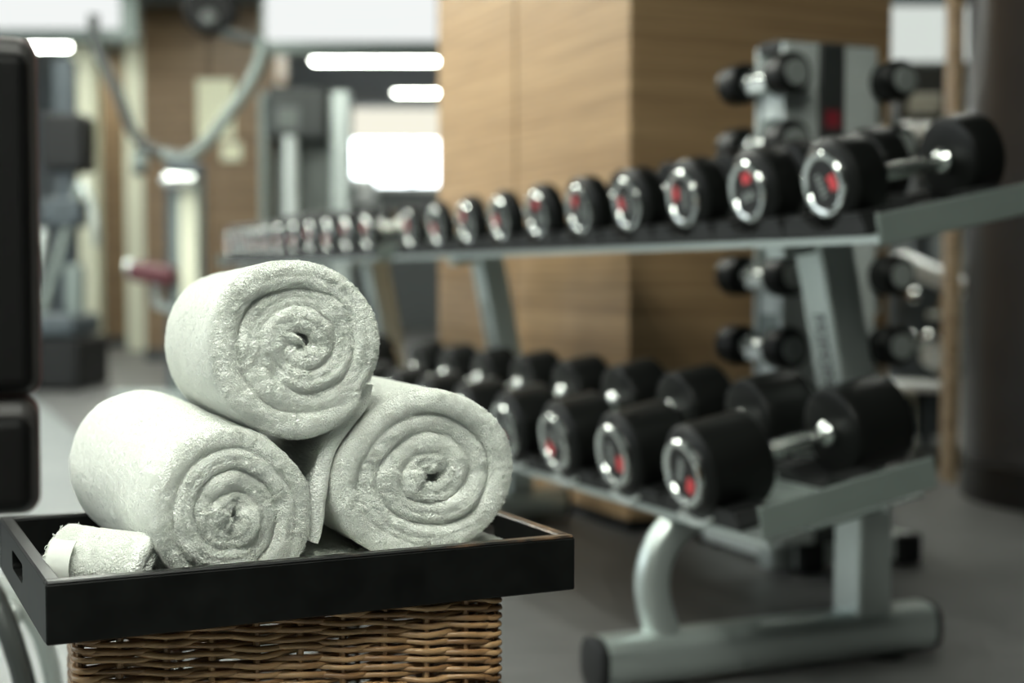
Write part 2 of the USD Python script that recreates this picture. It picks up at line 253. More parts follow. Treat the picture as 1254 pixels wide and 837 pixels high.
# ---------------------------------------------------------------- dumbbells
def make_dumbbell(name, R, HL, GRIP, RING, label, category, group, loc, rz, ry, rx, simple_end=False):
    t = thing(name, label, category, loc, rz, ry, rx, group)
    L = 2 * HL + GRIP
    for e in (0, 1):
        def put(m):
            if e: m = m.copy(); m.apply_transform(np.diag([-1, 1, 1, 1.])); m.invert(); m.apply_translation((L, 0, 0)); m = Rm(m, math.pi, (1, 0, 0))
            return m
        c = min(.012, HL * .25); x0 = .004
        h = obj('head', put(lathe([(x0, 0), (x0, R - c * 1.5), (x0 + .003, R - c * .8), (x0 + c * .9, R - .001), (x0 + c * 1.6, R), (HL - c, R), (HL - c * .3, R - c * .35), (HL, R - c), (HL, R * .35), (HL - .001, 0)], 56)), 'black_rubber', t)
        if simple_end:
            obj('end_plate', put(disc_x(-.001, x0 + .002, R * .62, .001, 32)), 'letter_grey', t)
        else:
            rg = obj('end_ring', put(lathe([(x0 + .004, RING), (-.002, RING * .985), (-.005, RING * .94), (-.0055, RING * .86), (-.004, RING * .78), (.0005, RING * .73), (x0 + .004, RING * .72)], 56)), 'chrome', t)
            fp = obj('face_plate', put(disc_x(-.001, x0 + .002, RING * .735, .0008, 40)), 'black_plastic', t)
            a = RING * .21
            bd = ext_x(sbox(-a * .62, -a * .9, a * .62, a * .9).buffer(.002), -.0022, -.0005); obj('badge', put(T(bd, 0, RING * .43, RING * .12)), 'red', fp)
            st = [ext_x(sbox(-RING * .30 + RING * .02, -RING * .36 + i * RING * .155, RING * .02 + (0 if i % 2 else -RING * .07), -RING * .36 + i * RING * .155 + RING * .095), -.002, -.0005) for i in range(5)]
            obj('lettering', put(cat(*st)), 'letter_grey', fp)
        rb = .0225
        obj('collar', put(lathe([(HL - .002, rb * .8), (HL + .003, rb), (HL + .010, rb), (HL + .016, rb * .82), (HL + .019, .0155), (HL + .020, .013)], 32)), 'chrome', t)
    g = .0138
    obj('handle', lathe([(HL + .012, g * .9), (HL + .02, g * .93), (HL + GRIP * .3, g * 1.05), (HL + GRIP * .5, g * 1.1), (HL + GRIP * .7, g * 1.05), (L - HL - .02, g * .93), (L - HL - .012, g * .9)], 28), 'knurl' if not simple_end else 'chrome', t)
    return t
TAU = math.radians(10.6)
def tilt(d0, z0, u, n): return d0 + u * math.cos(TAU) - n * math.sin(TAU), z0 + u * math.sin(TAU) + n * math.cos(TAU)
LOW = dict(d0=0.0, z0=.358, LEN=.33, floor=-.054, rail=-.0575); UP = dict(d0=.2086, z0=.797, LEN=.33, floor=-.025, rail=-.036)
# sizes: radius, head length
UPS = [(.0755, .078), (.0755, .072), (.0750, .066), (.0740, .060), (.0725, .054), (.0710, .049), (.0695, .044), (.068, .038), (.067, .034), (.066, .030)]
LOS = [(.079, .130), (.079, .122), (.0785, .112), (.0785, .110), (.078, .104), (.078, .102), (.0775, .096), (.077, .092), (.077, .090)]
ORD = ['first', 'second', 'third', 'fourth', 'fifth', 'sixth', 'seventh', 'eighth', 'ninth', 'tenth']
protos = {}
def rack_dumbbells(smap, which, r):
    for tier, sizes, s0, ps, tn in ((UP, UPS, .160, .2268, 'upper'), (LOW, LOS, .2055, .245, 'lower')):
        for k, (R_, HL) in enumerate(sizes):
            s = smap(s0 + ps * k); lift = (0.0 if tier is UP else .0)
            d, z = tilt(tier['d0'], tier['z0'], (.032 if tier is UP else 0), tier['floor'] + R_ + lift)
            loc = W(d, s, z); roll = float(r.uniform(-50, 50))
            if which == 'near' and tier is LOW: roll = [-150, -170, -50, -60][k] if k < 4 else roll
            if which == 'near' and tier is UP: roll = [160, 80, 10, -10, 40, 80, -20, 30, -30][k] if k < 9 else roll
            place = ORD[k] if which == 'near' else ORD[len(sizes) - 1 - k]
            size = ('big' if k < 3 else 'medium' if k < 6 else 'small') if tier is UP else 'large heavy'
            lab = (f'{size} black dumbbell with chrome rings, {place} from near end of {tn} shelf' if which == 'near' else
                   f'black dumbbell, {place} from near end of farther rack\'s {tn} shelf')
            grp = f'dumbbells on the {tn} shelf of the {which} rack'
            key = (R_, HL)
            if key not in protos:
                protos[key] = make_dumbbell('dumbbell', R_, HL, .160 if tier is LOW else .176, .0575 if tier is LOW else min(.0555, R_ - .006), lab, 'dumbbell', grp, loc, DEG, -math.degrees(TAU), roll)
            else: dup(protos[key], lab, loc, DEG, -math.degrees(TAU), roll, grp)
LR = 2.36
def rack(which, smap, label):
    t = thing('dumbbell_rack', label, 'dumbbell rack', O, DEG)
    sg = lambda a, b: (min(smap(a), smap(b)), max(smap(a), smap(b)))
    def tl(m, tier):   # from shelf coordinates (u, s, n) into the rack's
        m = m.copy(); m.apply_transform(np.array([[math.cos(TAU), 0, -math.sin(TAU), tier['d0']], [0, 1, 0, 0], [math.sin(TAU), 0, math.cos(TAU), tier['z0']], [0, 0, 0, 1.]])); return m
    for tier, sizes, s0, ps in ((LOW, LOS, .2055, .245), (UP, UPS, .160, .2268)):
        fl = tier['rail']
        for s in (0, LR): a, b = sg(s - .006 * (s == 0), s + .006 * (s > 0)); a, b = (a - .0, b + .0); obj('end_plate', tl(bx(0, tier['LEN'], a, b, -.05, 0, .002), tier), 'silver_flat', t)
        a, b = sg(.004, LR - .004)
        # folded front and rear rails
        prof = Polygon([(0, 0), (.075, 0), (.075, -.004), (.004, -.004), (.004, -.011), (0, -.011)])
        for u0, nm in ((.012, 'front'), (tier['LEN'] - .095, 'rear')):
            m = ext(Polygon([(u0 + x, fl + y) for x, y in prof.exterior.coords]), b - a); m.apply_transform(np.array([[1, 0, 0, 0], [0, 0, 1, a], [0, 1, 0, 0], [0, 0, 0, 1.]])); m.fix_normals()
            obj('rail', tl(m, tier), 'silver', t)
        m = bx(.095, tier['LEN'] - .10, a, b, fl - .006, fl - .002, .001); obj('shelf_tray', tl(m, tier), 'silver_flat', t)
        for k, (R_, HL) in enumerate(sizes):
            s = smap(s0 + ps * k); w = ps * .49
            pk = .030 + tier['floor'] - .004 - fl
            poly = Polygon([(s - w, fl + .001), (s + w, fl + .001), (s + w, fl + pk * .35), (s + w - .012, fl + pk), (s - w + .012, fl + pk), (s - w, fl + pk * .35)]).difference(Point(s, tier['floor'] + R_ + .0008).buffer(R_ + .0008, quad_segs=14))
            if poly.geom_type != 'Polygon': poly = max(poly.geoms, key=lambda g: g.area)
            for u0, u1 in ((.016, .016 + min(.062, HL * .9)), (tier['LEN'] - .09, tier['LEN'] - .03)):
                obj('saddle', tl(ext_x(poly, u0, u1), tier), 'black_plastic', t)
            if tier is LOW:   # bright curved lip in front of each lower saddle
                th = np.linspace(-.55, .55, 15); arc = [(s + 1.08 * R_ * math.sin(q), tier['floor'] + .002 + R_ - (R_ + .004) * math.cos(q)) for q in th]
                poly2 = Polygon(arc + [(x, y - .006) for x, y in arc[::-1]]); obj('saddle_lip', tl(ext_x(poly2, .004, .0158), tier), 'silver_light', t)
    for s in (.33, 1.90):
        c = smap(s)
        # foot: flattened oval tube on the floor with dark end caps
        fp = np.array([(x, c, .052) for x in np.linspace(-.095, .585, 8)])
        ft = obj('foot', sweep(fp, rrect(.088, .088, .034, 5)), 'silver', t)
        obj('end_cap', sweep(fp[-1] + np.array([(-.001, 0, 0), (.012, 0, 0), (.016, 0, 0)]), rrect(.088, .088, .034, 5), scale=[1, 1, .85]), 'black_plastic', ft)
        obj('end_cap', sweep(fp[0] - np.array([(-.001, 0, 0), (.012, 0, 0), (.016, 0, 0)]), rrect(.088, .088, .034, 5), scale=[1, 1, .85]), 'black_plastic', ft)
        for x in (0.03, .5): obj('rubber_foot', vcyl(x, c, 0, .010, .035, .002, 20), 'black_plastic', ft)
        # curved front leg
        pth = spline([(.035, c, .080), (.012, c, .14), (.010, c, .20), (.035, c, .255), (.10, c, .297), (.21, c, .335)], 26)
        obj('front_leg', sweep(pth, rrect(.060, .050, .022, 4), up=(0, 1, 0)), 'silver', t)
        # leaning post
        p0, p1 = np.array((.475, c, .09)), np.array((.347, c, .780)); pp = spline([(.447, c, .09), (.447, c, .20), (.444, c, .30), (.424, c, .41), (.386, c, .60), p1], 24)
        po = obj('post', sweep(pp, rrect(.075, .082, .009, 3), up=(0, 1, 0)), 'silver', t)
        ax = (p1 - p0) / np.linalg.norm(p1 - p0); nx = np.array([-ax[2], 0, ax[0]])   # front normal
        # dark vertical lettering on the front face
        ms = []
        rr = np.random.default_rng(3)
        for i in range(8):
            zz = .512 + i * .0165; xc = np.interp(zz, pp[:, 2], pp[:, 0]); dx = np.interp(zz + .01, pp[:, 2], pp[:, 0]) - np.interp(zz - .01, pp[:, 2], pp[:, 0])
            for (y0, y1, z0, z1) in [(-.017, .015, -.006, -.0025), (-.017, -.011, -.006, .006), ((-.002, .004, -.006, .006), (-.017, .015, .0025, .006), (.009, .015, -.006, .006))[i % 3]]:
                b_ = bx(-.001, .001, y0, y1, z0, z1, .0004); b_ = Rm(b_, math.atan2(dx, .02), (0, 1, 0)); ms.append(T(b_, xc - .0390, c - .004, zz))
        obj('lettering', cat(*ms), 'letter_dark', po)
        # brackets between post and shelves
        z = .36; q = np.array((.432, c, .36)) if True else p0 + (p1 - p0) * ((z - p0[2]) / (p1[2] - p0[2]))
        obj('bracket', sweep(np.array([(.09, c, .305), (.24, c, .333), (q[0] - .03, c, .352)]), rrect(.05, .045, .006, 2), up=(0, 1, 0)), 'silver', t)
        obj('bracket', tl(bx(.03, .27, c - .03, c + .03, UP['rail'] - .036, UP['rail'] - .006, .003), UP), 'silver', t)
    return t
rack('near', lambda s: s, 'near silver two-tier rack with angled shelves full of dumbbells')
rack_dumbbells(lambda s: s, 'near', np.random.default_rng(11))
rack('mirrored', lambda s: 4.82 - s, 'mirror reflection of the near silver two-tier rack, built as a second rack behind the towels')  # mirror reflection of the near rack and its dumbbells, built as solid geometry
rack_dumbbells(lambda s: 4.82 - s, 'mirrored', np.random.default_rng(12))

# ---------------------------------------------------------------- dumbbell tower in front of the pillar's dark face
tw = thing('dumbbell_tower', 'upright silver and black dumbbell tower behind the near rack', 'dumbbell stand', O, DEG)
obj('body', bx(.70, .945, .965, 1.055, .075, 1.215, .004), 'silver_flat', tw)
obj('side_plate', bx(.690, .786, .952, .964, .08, 1.235, .002), 'silver_light', tw); obj('side_plate', bx(.857, .952, .952, .964, .08, 1.235, .002), 'silver_light', tw)
obj('side_plate', bx(.690, .952, 1.056, 1.068, .08, 1.235, .002), 'silver_light', tw)
obj('centre_strip', bx(.787, .856, .946, .964, .08, 1.238, .003), 'dark_metal', tw)
obj('top_cap', bx(.686, .956, .965, 1.055, 1.216, 1.243, .004), 'black_plastic', tw)
bdg = bx(.800, .842, .9445, .946, 1.045, 1.085, .0005); obj('badge', bdg, 'red_dark', tw)
for x in (.795, 1.08):
    f_ = obj('foot', bx(x - .032, x + .032, .99, 1.42, .012, .075, .008), 'silver_light', tw)
    obj('end_cap', bx(x - .034, x + .034, .965, .992, .004, .077, .006), 'black_plastic', f_); obj('end_cap', bx(x - .034, x + .034, 1.418, 1.445, .004, .077, .006), 'black_plastic', f_)
    obj('rubber_foot', cat(vcyl(x, 1.03, 0, .014, .02, .002, 16), vcyl(x, 1.38, 0, .014, .02, .002, 16)), 'black_plastic', f_)
obj('base_bar', bx(.70, 1.08, 1.0, 1.06, .015, .074, .006), 'silver', tw)
ZT = [1.155, 1.005, .855, .705, .540, .385]
tp = None
for i, z in enumerate(ZT):
    for d, sd in ((.672, 'left'), (.968, 'right')):
        x0, x1 = (.652, .700) if sd == 'left' else (.944, .988)
        obj('cradle', cat(bx(x0, x1, .975, 1.045, z - .030, z - .014, .003), bx(x0, x0 + .006, .975, 1.045, z - .016, z - .004, .002), bx(x1 - .006, x1, .975, 1.045, z - .09, z - .028, .002)), 'silver_light', tw)
        lab = f'small black dumbbell on the {sd} side of the tower, {ORD[i]} tier from the top'
        loc = W(d, .870, z)
        if tp is None: tp = make_dumbbell('small_dumbbell', .048, .080, .12, .03, lab, 'dumbbell', 'small dumbbells on the tower', loc, DEG + 90, 0, 0, True)
        else: dup(tp, lab, loc, DEG + 90, 0, 30 * i, 'small dumbbells on the tower')

# ---------------------------------------------------------------- tray and basket
TY = .44801; TDEG = math.degrees(TY); TP = np.array([-.3496, 1.056, 0]); TZ = .4716; TW, TD, THI = .45, .325, .0486
tr = thing('serving_tray', 'black lacquered wooden tray with worn brown rim on the wicker basket', 'tray', TP + np.array([0, 0, TZ - THI]), TDEG)
w_ = .0125; zb = THI
obj('base_board', bx(.004, TW - .004, .004, TD - .004, .002, .012, .001), 'lacquer_in', tr)
def side(m, rim, nm='side_panel'):
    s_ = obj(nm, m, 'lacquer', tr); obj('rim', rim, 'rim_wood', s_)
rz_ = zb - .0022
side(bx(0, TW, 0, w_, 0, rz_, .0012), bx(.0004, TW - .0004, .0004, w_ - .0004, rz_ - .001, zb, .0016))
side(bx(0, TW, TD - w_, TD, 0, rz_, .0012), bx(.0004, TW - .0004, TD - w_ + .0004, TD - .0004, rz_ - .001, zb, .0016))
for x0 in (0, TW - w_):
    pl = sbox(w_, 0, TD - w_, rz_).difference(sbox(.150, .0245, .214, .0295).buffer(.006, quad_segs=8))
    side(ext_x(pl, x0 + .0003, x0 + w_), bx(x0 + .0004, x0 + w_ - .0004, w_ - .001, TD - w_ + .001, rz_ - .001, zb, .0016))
bk = thing('wicker_basket', 'brown woven willow basket standing under the black tray', 'basket', (-.3455, 1.1224, 0), 18.3)
bx0, bx1, by0, by1, bh = 0., .352, 0., .275, TZ - THI
ring = sbox(bx0 + .012, by0 + .012, bx1 - .012, by1 - .012).buffer(.012, quad_segs=8).exterior
per = ring.length; NS = 34; step = per / NS; CCW = 1 if ring.is_ccw else -1
def ring_pts(n):
    u = np.linspace(0, per, n, endpoint=False); p = np.array([ring.interpolate(x).coords[0] for x in u]); q = np.array([ring.interpolate((x + 1e-4) % per).coords[0] for x in u])
    t = (q - p); t /= np.linalg.norm(t, axis=1, keepdims=True); return u, p, np.stack([t[:, 1], -t[:, 0]], 1) * CCW
u_s = (np.arange(NS) + .5) * step
for k in range(NS):
    p = np.array(ring.interpolate(u_s[k]).coords[0]); z = np.linspace(.004, bh - .003, 12)
    obj('stake', tube(np.stack([np.full(12, p[0]), np.full(12, p[1]), z], 1) + np.c_[rng.normal(0, .0004, (12, 2)), np.zeros(12)], .0031, 7), 'wicker', bk)
NR = 108; pitch = (bh - .010) / NR
for k in range(NR):
    vis = k > NR - 40; n = NS * (8 if vis else 4); u, p, nn = ring_pts(n)
    ph = np.pi * (u / step - .5) + np.pi * k
    nz = lambda f, c: meshkit.noise(np.c_[u * f, np.full(n, k * 3.1), np.full(n, c)], 5) - .5
    off = .0037 * np.cos(ph) + nz(30, 0.) * .0012
    z = .006 + pitch * (k + .5) + .0011 * np.sin(ph + .6 * (-1) ** k) + nz(16, 1.) * .0034 + nz(50, 3.) * .0012
    rad = .0025 * (1 + .30 * nz(18, 2.))
    obj('willow_strand', sweep(np.c_[p + nn * off[:, None], z], circ(1., 8 if vis else 5), True, scale=rad), 'wicker', bk, smooth=60)
obj('bottom_board', bx(bx0 + .006, bx1 - .006, by0 + .006, by1 - .006, 0.0, .006, .002), 'wicker', bk)

# ---------------------------------------------------------------- towels
def tuft(seed):
    r = np.random.default_rng(seed); ms = []
    for _ in range(10):
        q = .0026 * math.sqrt(r.random()); b0 = r.uniform(0, 6.28); x, y = q * math.cos(b0), q * math.sin(b0); a = r.uniform(0, 6.28); l = r.uniform(.0008, .0018); b = r.uniform(.0002, .0008)
        u = np.array([math.cos(a), math.sin(a), 0]); p0 = np.array([x, y, -.0006]); p1 = p0 + u * b * .4 + (0, 0, l * .65); p2 = p0 + u * b * 1.2 + (0, 0, l); p3 = p2 + u * b * .5 + (0, 0, -l * .12)
        ms.append(sweep(np.array([p0, p1, p2, p3]), circ(.00015, 3), up=(.3, .9, .1), scale=[1.1, 1., .9, .6]))
    return cat(*ms)
def add_pile(parent, meshes, n, seed, keep=None):
    base = parent.GetPath().pathString; pi = UsdGeom.PointInstancer.Define(stage, base + '/terry_pile'); keys(pi.GetPrim(), None, None, None, 'stuff')
    tg = []
    for i in range(3):
        pm = usdkit.mesh(stage, f'{base}/terry_pile/loop_{i:03d}' if i else f'{base}/terry_pile/loop', tuft(seed * 10 + i), M['pile'], smooth=True); tg.append(pm.GetPath())
    pi.CreatePrototypesRel().SetTargets(tg)
    r = np.random.default_rng(seed); m = cat(*meshes)
    if keep is not None: m = m.submesh([np.nonzero(keep(m.triangles_center, np.arange(len(m.faces))))[0]], append=True, repair=False)
    pts, fi = trimesh.sample.sample_surface(m, n, seed=seed); nr = m.face_normals[fi]
    z = np.array([0, 0, 1.]); ax = np.cross(z, nr); c = nr[:, 2]
    q = np.c_[1 + c, ax]; q[c < -.9999] = (0, 1, 0, 0); q /= np.linalg.norm(q, axis=1, keepdims=True)
    a = r.uniform(0, 2 * np.pi, len(pts)); tw_ = np.c_[np.cos(a / 2), np.zeros((len(a), 2)), np.sin(a / 2)]
    w1, x1, y1, z1 = q.T; w2, x2, y2, z2 = tw_.T
    qq = np.stack([w1 * w2 - z1 * z2, x1 * w2 + y1 * z2, y1 * w2 - x1 * z2, w1 * z2 + z1 * w2], 1)
    s = r.uniform(.75, 1.2, len(pts)) * np.where(pts[:, 1] > .02, .72, 1.0)
    pi.CreatePositionsAttr(Vt.Vec3fArray.FromNumpy(pts.astype(np.float32)))
    pi.CreateOrientationsAttr(Vt.QuathArray([Gf.Quath(float(a_), float(b_), float(c_), float(d_)) for a_, b_, c_, d_ in qq]))
    pi.CreateScalesAttr(Vt.Vec3fArray.FromNumpy(np.repeat(s[:, None], 3, 1).astype(np.float32)))
    pi.CreateProtoIndicesAttr(Vt.IntArray.FromNumpy(r.integers(0, 3, len(pts)).astype(np.int32)))
RES = 300
def roll_mesh(rx, rz, L, turns, p, a0, seed, off=(0, 0), sheet=1.0, flare=0., flat=.0, lobes=(), ccw=1, recess=.0, start=.22, gap=None, endlip=1.0):
    """a towel rolled up: spiral sheet of rounded section; the roll's axis is +y, its face is at y = 0, centre of the section at the origin. a0: angle at which the outer end stops"""
    p = 1 / (turns - .16); R = 1.0; N = int(turns * RES); T_ = np.linspace(start, turns, N); th = a0 + ccw * 2 * np.pi * (T_ - turns)
    # radius of the sheet's centre line in units of pitch, outer edge normalised to 1
    rad = np.where(T_ < turns - 1, T_, turns - 1 + .40 * (T_ - turns + 1)) * p
    rad = rad + (R - p / 2 - rad[-1])
    if gap: 
        for (tt, amt, wd) in gap: rad = rad * (1 - amt / (1 + np.exp((T_ - tt) / wd)))
    low = np.minimum(T_ / .5, 1.0)
    rad = np.maximum(rad, .012) * (1 + .035 * (meshkit.noise(np.c_[np.cos(th) * 1.3 + 5, np.sin(th) * 1.3, T_ * .9], seed) - .5) * 2)
    t = p * sheet * (.80 + .20 * np.minimum(T_ / .8, 1)) * (1 + .10 * (meshkit.noise(np.c_[T_ * 5, np.zeros(N), np.zeros(N)], seed + 4) - .5) * 2)
    fade = np.ones(N); m_ = max(4, int(.08 * RES)); fade[-m_:] = np.sqrt(np.clip(1 - (np.arange(m_) / m_) ** 2 * endlip, .05, 1)); fade[:40] *= np.sqrt(np.clip(1 - (1 - np.arange(40) / 40) ** 2, .08, 1))
    t = t * fade; rad = np.maximum(rad, .60 * t)
    rm = (rx + rz) / 2
    lip = np.clip(t * rm * .32, .0005, None)
    # profile: v in [-1,1] across the sheet, y along
    na = 15; ang = np.linspace(-np.pi / 2, np.pi / 2, na)
    yo = np.r_[np.linspace(.006, .12, 18), np.linspace(.145, .97, 30)]; yi = np.r_[.97, .6, .3, .12, .04]; nb = 7; angb = np.linspace(-np.pi / 2, np.pi / 2, nb)
    ys = np.r_[np.zeros(na), yo, 1 + np.zeros(nb), yi]
    V = np.r_[np.sin(ang), np.ones(len(yo)), np.sin(angb[::-1]), -np.ones(len(yi))]
    lipf = np.r_[-np.cos(ang), np.zeros(len(yo)), np.cos(angb), np.zeros(len(yi))]; lipf[np.abs(lipf) < 1e-9] = 0
    K = len(V)
    yf = (meshkit.fbm(np.c_[np.cos(th) * 1.15, np.sin(th) * 1.15, T_ * .9], 2, seed + 1) - .5) * .013 + recess * (1 - T_ / turns)
    ply = np.clip((meshkit.noise(np.c_[T_ * 3.1, np.zeros(N), np.ones(N)], seed + 8) - .35) * 3, 0, 1)
    notch = np.zeros(K); notch[:na] = np.exp(-(np.sin(ang) / .22) ** 2)
    v = np.zeros((N, K, 3))
    for k in range(K):
        y = np.where(lipf[k] < 0, yf + lip * (1 + lipf[k]) + notch[k] * ply * .0016, np.where(lipf[k] > 0, L - lip * (1 - lipf[k]), 0))
        if lipf[k] == 0: y = yf + lip + ys[k] * (L - 2 * lip - yf)
        vv = V[k] * .5 * t
        rr = rad + vv
        fl = 1 + flare * np.clip(y / L, 0, 1)
        sh_ = np.clip((turns - .75 - T_) / .35, 0, 1); sh_ = sh_ * sh_ * (3 - 2 * sh_)
        x = np.cos(th) * rr * rx * fl + off[0] * rx * sh_; z = np.sin(th) * rr * rz * fl + off[1] * rz * sh_
        v[:, k] = np.stack([x, y, z], 1)
    P = v.reshape(-1, 3)
    nrm = meshkit.fbm(P * 22 + seed, 3, seed + 2) - .5; nr2 = meshkit.fbm(P * 130, 2, seed + 3) - .5
    rr = np.hypot(P[:, 0], P[:, 2]) + 1e-9
    amp = .0045 * nrm * np.clip(rr / rm, 0, 1) ** 2 + .0012 * nr2
    P[:, 0] += P[:, 0] / rr * amp; P[:, 2] += P[:, 2] / rr * amp
    P[:, 1] += .0014 * nr2 * (P[:, 1] < .03)
    for (aa, am, wd) in lobes:
        angp = np.arctan2(P[:, 2], P[:, 0]); dd = (angp - aa + np.pi) % (2 * np.pi) - np.pi; s_ = 1 + am * np.exp(-(dd / wd) ** 2); P[:, 0] *= s_; P[:, 2] *= s_
    if flat: 
        zb_ = -rz + flat; s_ = .006; d = zb_ - P[:, 2]; P[:, 2] = np.where(d > -s_, P[:, 2] + np.clip((d + s_), 0, None) * .85, P[:, 2])
    # terry: fine relief along the normals, stronger on the face than on the outside
    G = P.reshape(N, K, 3); n_ = np.cross(np.gradient(G, axis=0), np.roll(G, -1, 1) - np.roll(G, 1, 1)).reshape(-1, 3); n_ /= np.linalg.norm(n_, axis=1, keepdims=True) + 1e-12
    mid = (np.arange(K) == na // 2); 
    if n_.reshape(N, K, 3)[:, mid, 1].mean() > 0: n_ = -n_
    fz = meshkit.noise(P * 560, seed + 5) * .6 + meshkit.noise(P * 280 + 9, seed + 6) * .4 - .5
    am = np.where(np.arange(K) < na, .0016, np.where(np.arange(K) < na + 18, .0010, .0006)); P += n_ * (fz * np.tile(am, N))[:, None]
    i, j = np.meshgrid(np.arange(N - 1), np.arange(K), indexing='ij'); j2 = (j + 1) % K
    f = np.stack([i * K + j, i * K + j2, (i + 1) * K + j2, (i + 1) * K + j], -1).reshape(-1, 4)
    c0 = len(P); P = np.vstack([P, v[0].reshape(-1, 3).mean(0), P[(N - 1) * K:].mean(0)]); e = np.arange(K); e2 = (e + 1) % K
    f = np.vstack([f[:, [0, 1, 2]], f[:, [0, 2, 3]], np.stack([np.full(K, c0), e2, e], 1), np.stack([np.full(K, c0 + 1), (N - 1) * K + e, (N - 1) * K + e2], 1)])
    m = trimesh.Trimesh(P, f, process=False)
    if m.volume < 0: m.invert()
    return m, N, K
def towel(label, cx, cy, cz, yaw, pitch, rx, rz, L, turns, p, a0, seed, roll=0, npile=30000, **kw):
    loc = TP + np.array([math.cos(TY) * cx - math.sin(TY) * cy, math.sin(TY) * cx + math.cos(TY) * cy, TZ + cz])
    t = thing('rolled_towel', label, 'towel', loc, TDEG + yaw, 0, pitch)
    m, N, K = roll_mesh(rx, rz, L, turns, p, a0, seed, **kw)
    obj('rolled_cloth', m, 'towel', t, smooth=True)
    nq = (N - 1) * K
    def keep(pt, fi):
        row = (fi % nq) // K; col = fi % K; out = (row > N - 310) & (col >= 12) & (col < 62)
        return (out | (pt[:, 1] < .014)) & (fi < 2 * nq)
    add_pile(t, [m], npile, seed, keep)
    return t
# bottom left, bottom right, top
towel('white rolled terry towel at the bottom left of the stack of three', .150, .030, .0345, 4.5, 2.0, .0690, .0715, .265, 4.1, .235, math.radians(-50), 21, flare=.09, flat=.006, ccw=-1, lobes=[(2.5, .03, .6), (-.8, .05, .5)], gap=[(3.2, .06, .08)])
towel('white rolled terry towel at the bottom right of the stack of three', .326, .038, .0575, -1.0, 0, .0905, .0765, .255, 4.0, .235, math.radians(-75), 35, flare=.0, flat=.006, ccw=1, lobes=[(2.6, -.06, .5), (-.9, .04, .5)], gap=[(3.05, .05, .08)])
t3 = towel('white rolled terry towel lying on top of the other two rolls', .2090, .034, .1715, -4.0, -2.0, .0780, .0770, .265, 3.75, .240, math.radians(-40), 44, flare=.0, ccw=1, off=(.05, .02), lobes=[(2.3, .02, .5)], gap=[(2.80, .10, .07)])
# loose outer end of the top roll, hanging down between the two lower rolls
xs = spline([(.062, 0, -.034), (.052, 0, -.058), (.036, 0, -.077), (.026, 0, -.096), (.020, 0, -.120), (.017, 0, -.148), (.012, 0, -.166)], 30)
lp_ = sweep(xs + np.array([0, .142, 0]), rrect(.014, .252, .0062, 5), up=(0, 1, 0)); lp_ = lp_.subdivide_to_size(.009, max_iter=12)
lp_.vertices += lp_.vertex_normals * ((meshkit.noise(lp_.vertices * 500, 3) - .5) * .0014 + (meshkit.fbm(lp_.vertices * 40, 2, 8) - .5) * .003)[:, None]
obj('loose_end', lp_, 'towel', t3, smooth=True)
# small face cloth at the left of the tray, rolled loosely
fx, fy = .029, .108
fc_loc = TP + np.array([math.cos(TY) * fx - math.sin(TY) * fy, math.sin(TY) * fx + math.cos(TY) * fy, TZ - THI + .012 + .033])
fc = thing('face_cloth', 'small white face cloth with frayed end, crumpled beside the bottom left towel roll', 'cloth', fc_loc, TDEG - 134, 0, -3)
FX, FZ = .034, .0305
mfc, N_, K_ = roll_mesh(FX, FZ, .088, 2.0, .30, math.radians(200), 61, sheet=.9, flat=.003, ccw=1)
obj('rolled_cloth', mfc, 'towel', fc, smooth=True)
add_pile(fc, [mfc], 9000, 61, lambda pt, fi: (((fi % ((N_ - 1) * K_)) // K_ > N_ - 310) & (fi % K_ >= 12) & (fi % K_ < 62)) | (pt[:, 1] < .01))
def patch(a0, a1, y0, y1, r, n=10):
    a = np.linspace(a0, a1, n); o = [(np.cos(q) * (FX + r), y, np.sin(q) * (FZ + r)) for q in a for y in (y0, y1)]; i_ = [(np.cos(q) * (FX + r - .0008), y, np.sin(q) * (FZ + r - .0008)) for q in a for y in (y0, y1)]
    v = np.array(o + i_); f = []
    for k in range(n - 1):
        b_ = 2 * k; f += [(b_, b_ + 1, b_ + 3), (b_, b_ + 3, b_ + 2)]; c_ = b_ + 2 * n; f += [(c_, c_ + 3, c_ + 1), (c_, c_ + 2, c_ + 3)]
        f += [(b_, b_ + 2, c_ + 2), (b_, c_ + 2, c_), (b_ + 1, c_ + 3, b_ + 3), (b_ + 1, c_ + 1, c_ + 3)]
    m = trimesh.Trimesh(v, np.array(f), process=False); m.fix_normals(); return m
obj('care_tag', patch(-.35, .75, .008, .030, .0022), 'hem', fc, label='smooth white woven tag')
fr = []; r_ = np.random.default_rng(5)
for i in range(60):
    a = r_.uniform(.1, 3.3); b = r_.uniform(.5, 1.); p0 = np.array([FX * .92 * b * math.cos(a), .004, FZ * .92 * b * math.sin(a)]); l = r_.uniform(.003, .008)
    fr.append(tube(spline([p0, p0 + (r_.normal(0, .0015), -l * .5, r_.normal(0, .0015)), p0 + (r_.normal(0, .003), -l, r_.normal(0, .003) - .002)], 6), .00028, 4))
obj('frayed_threads', cat(*fr), 'hem', fc, kind='stuff')
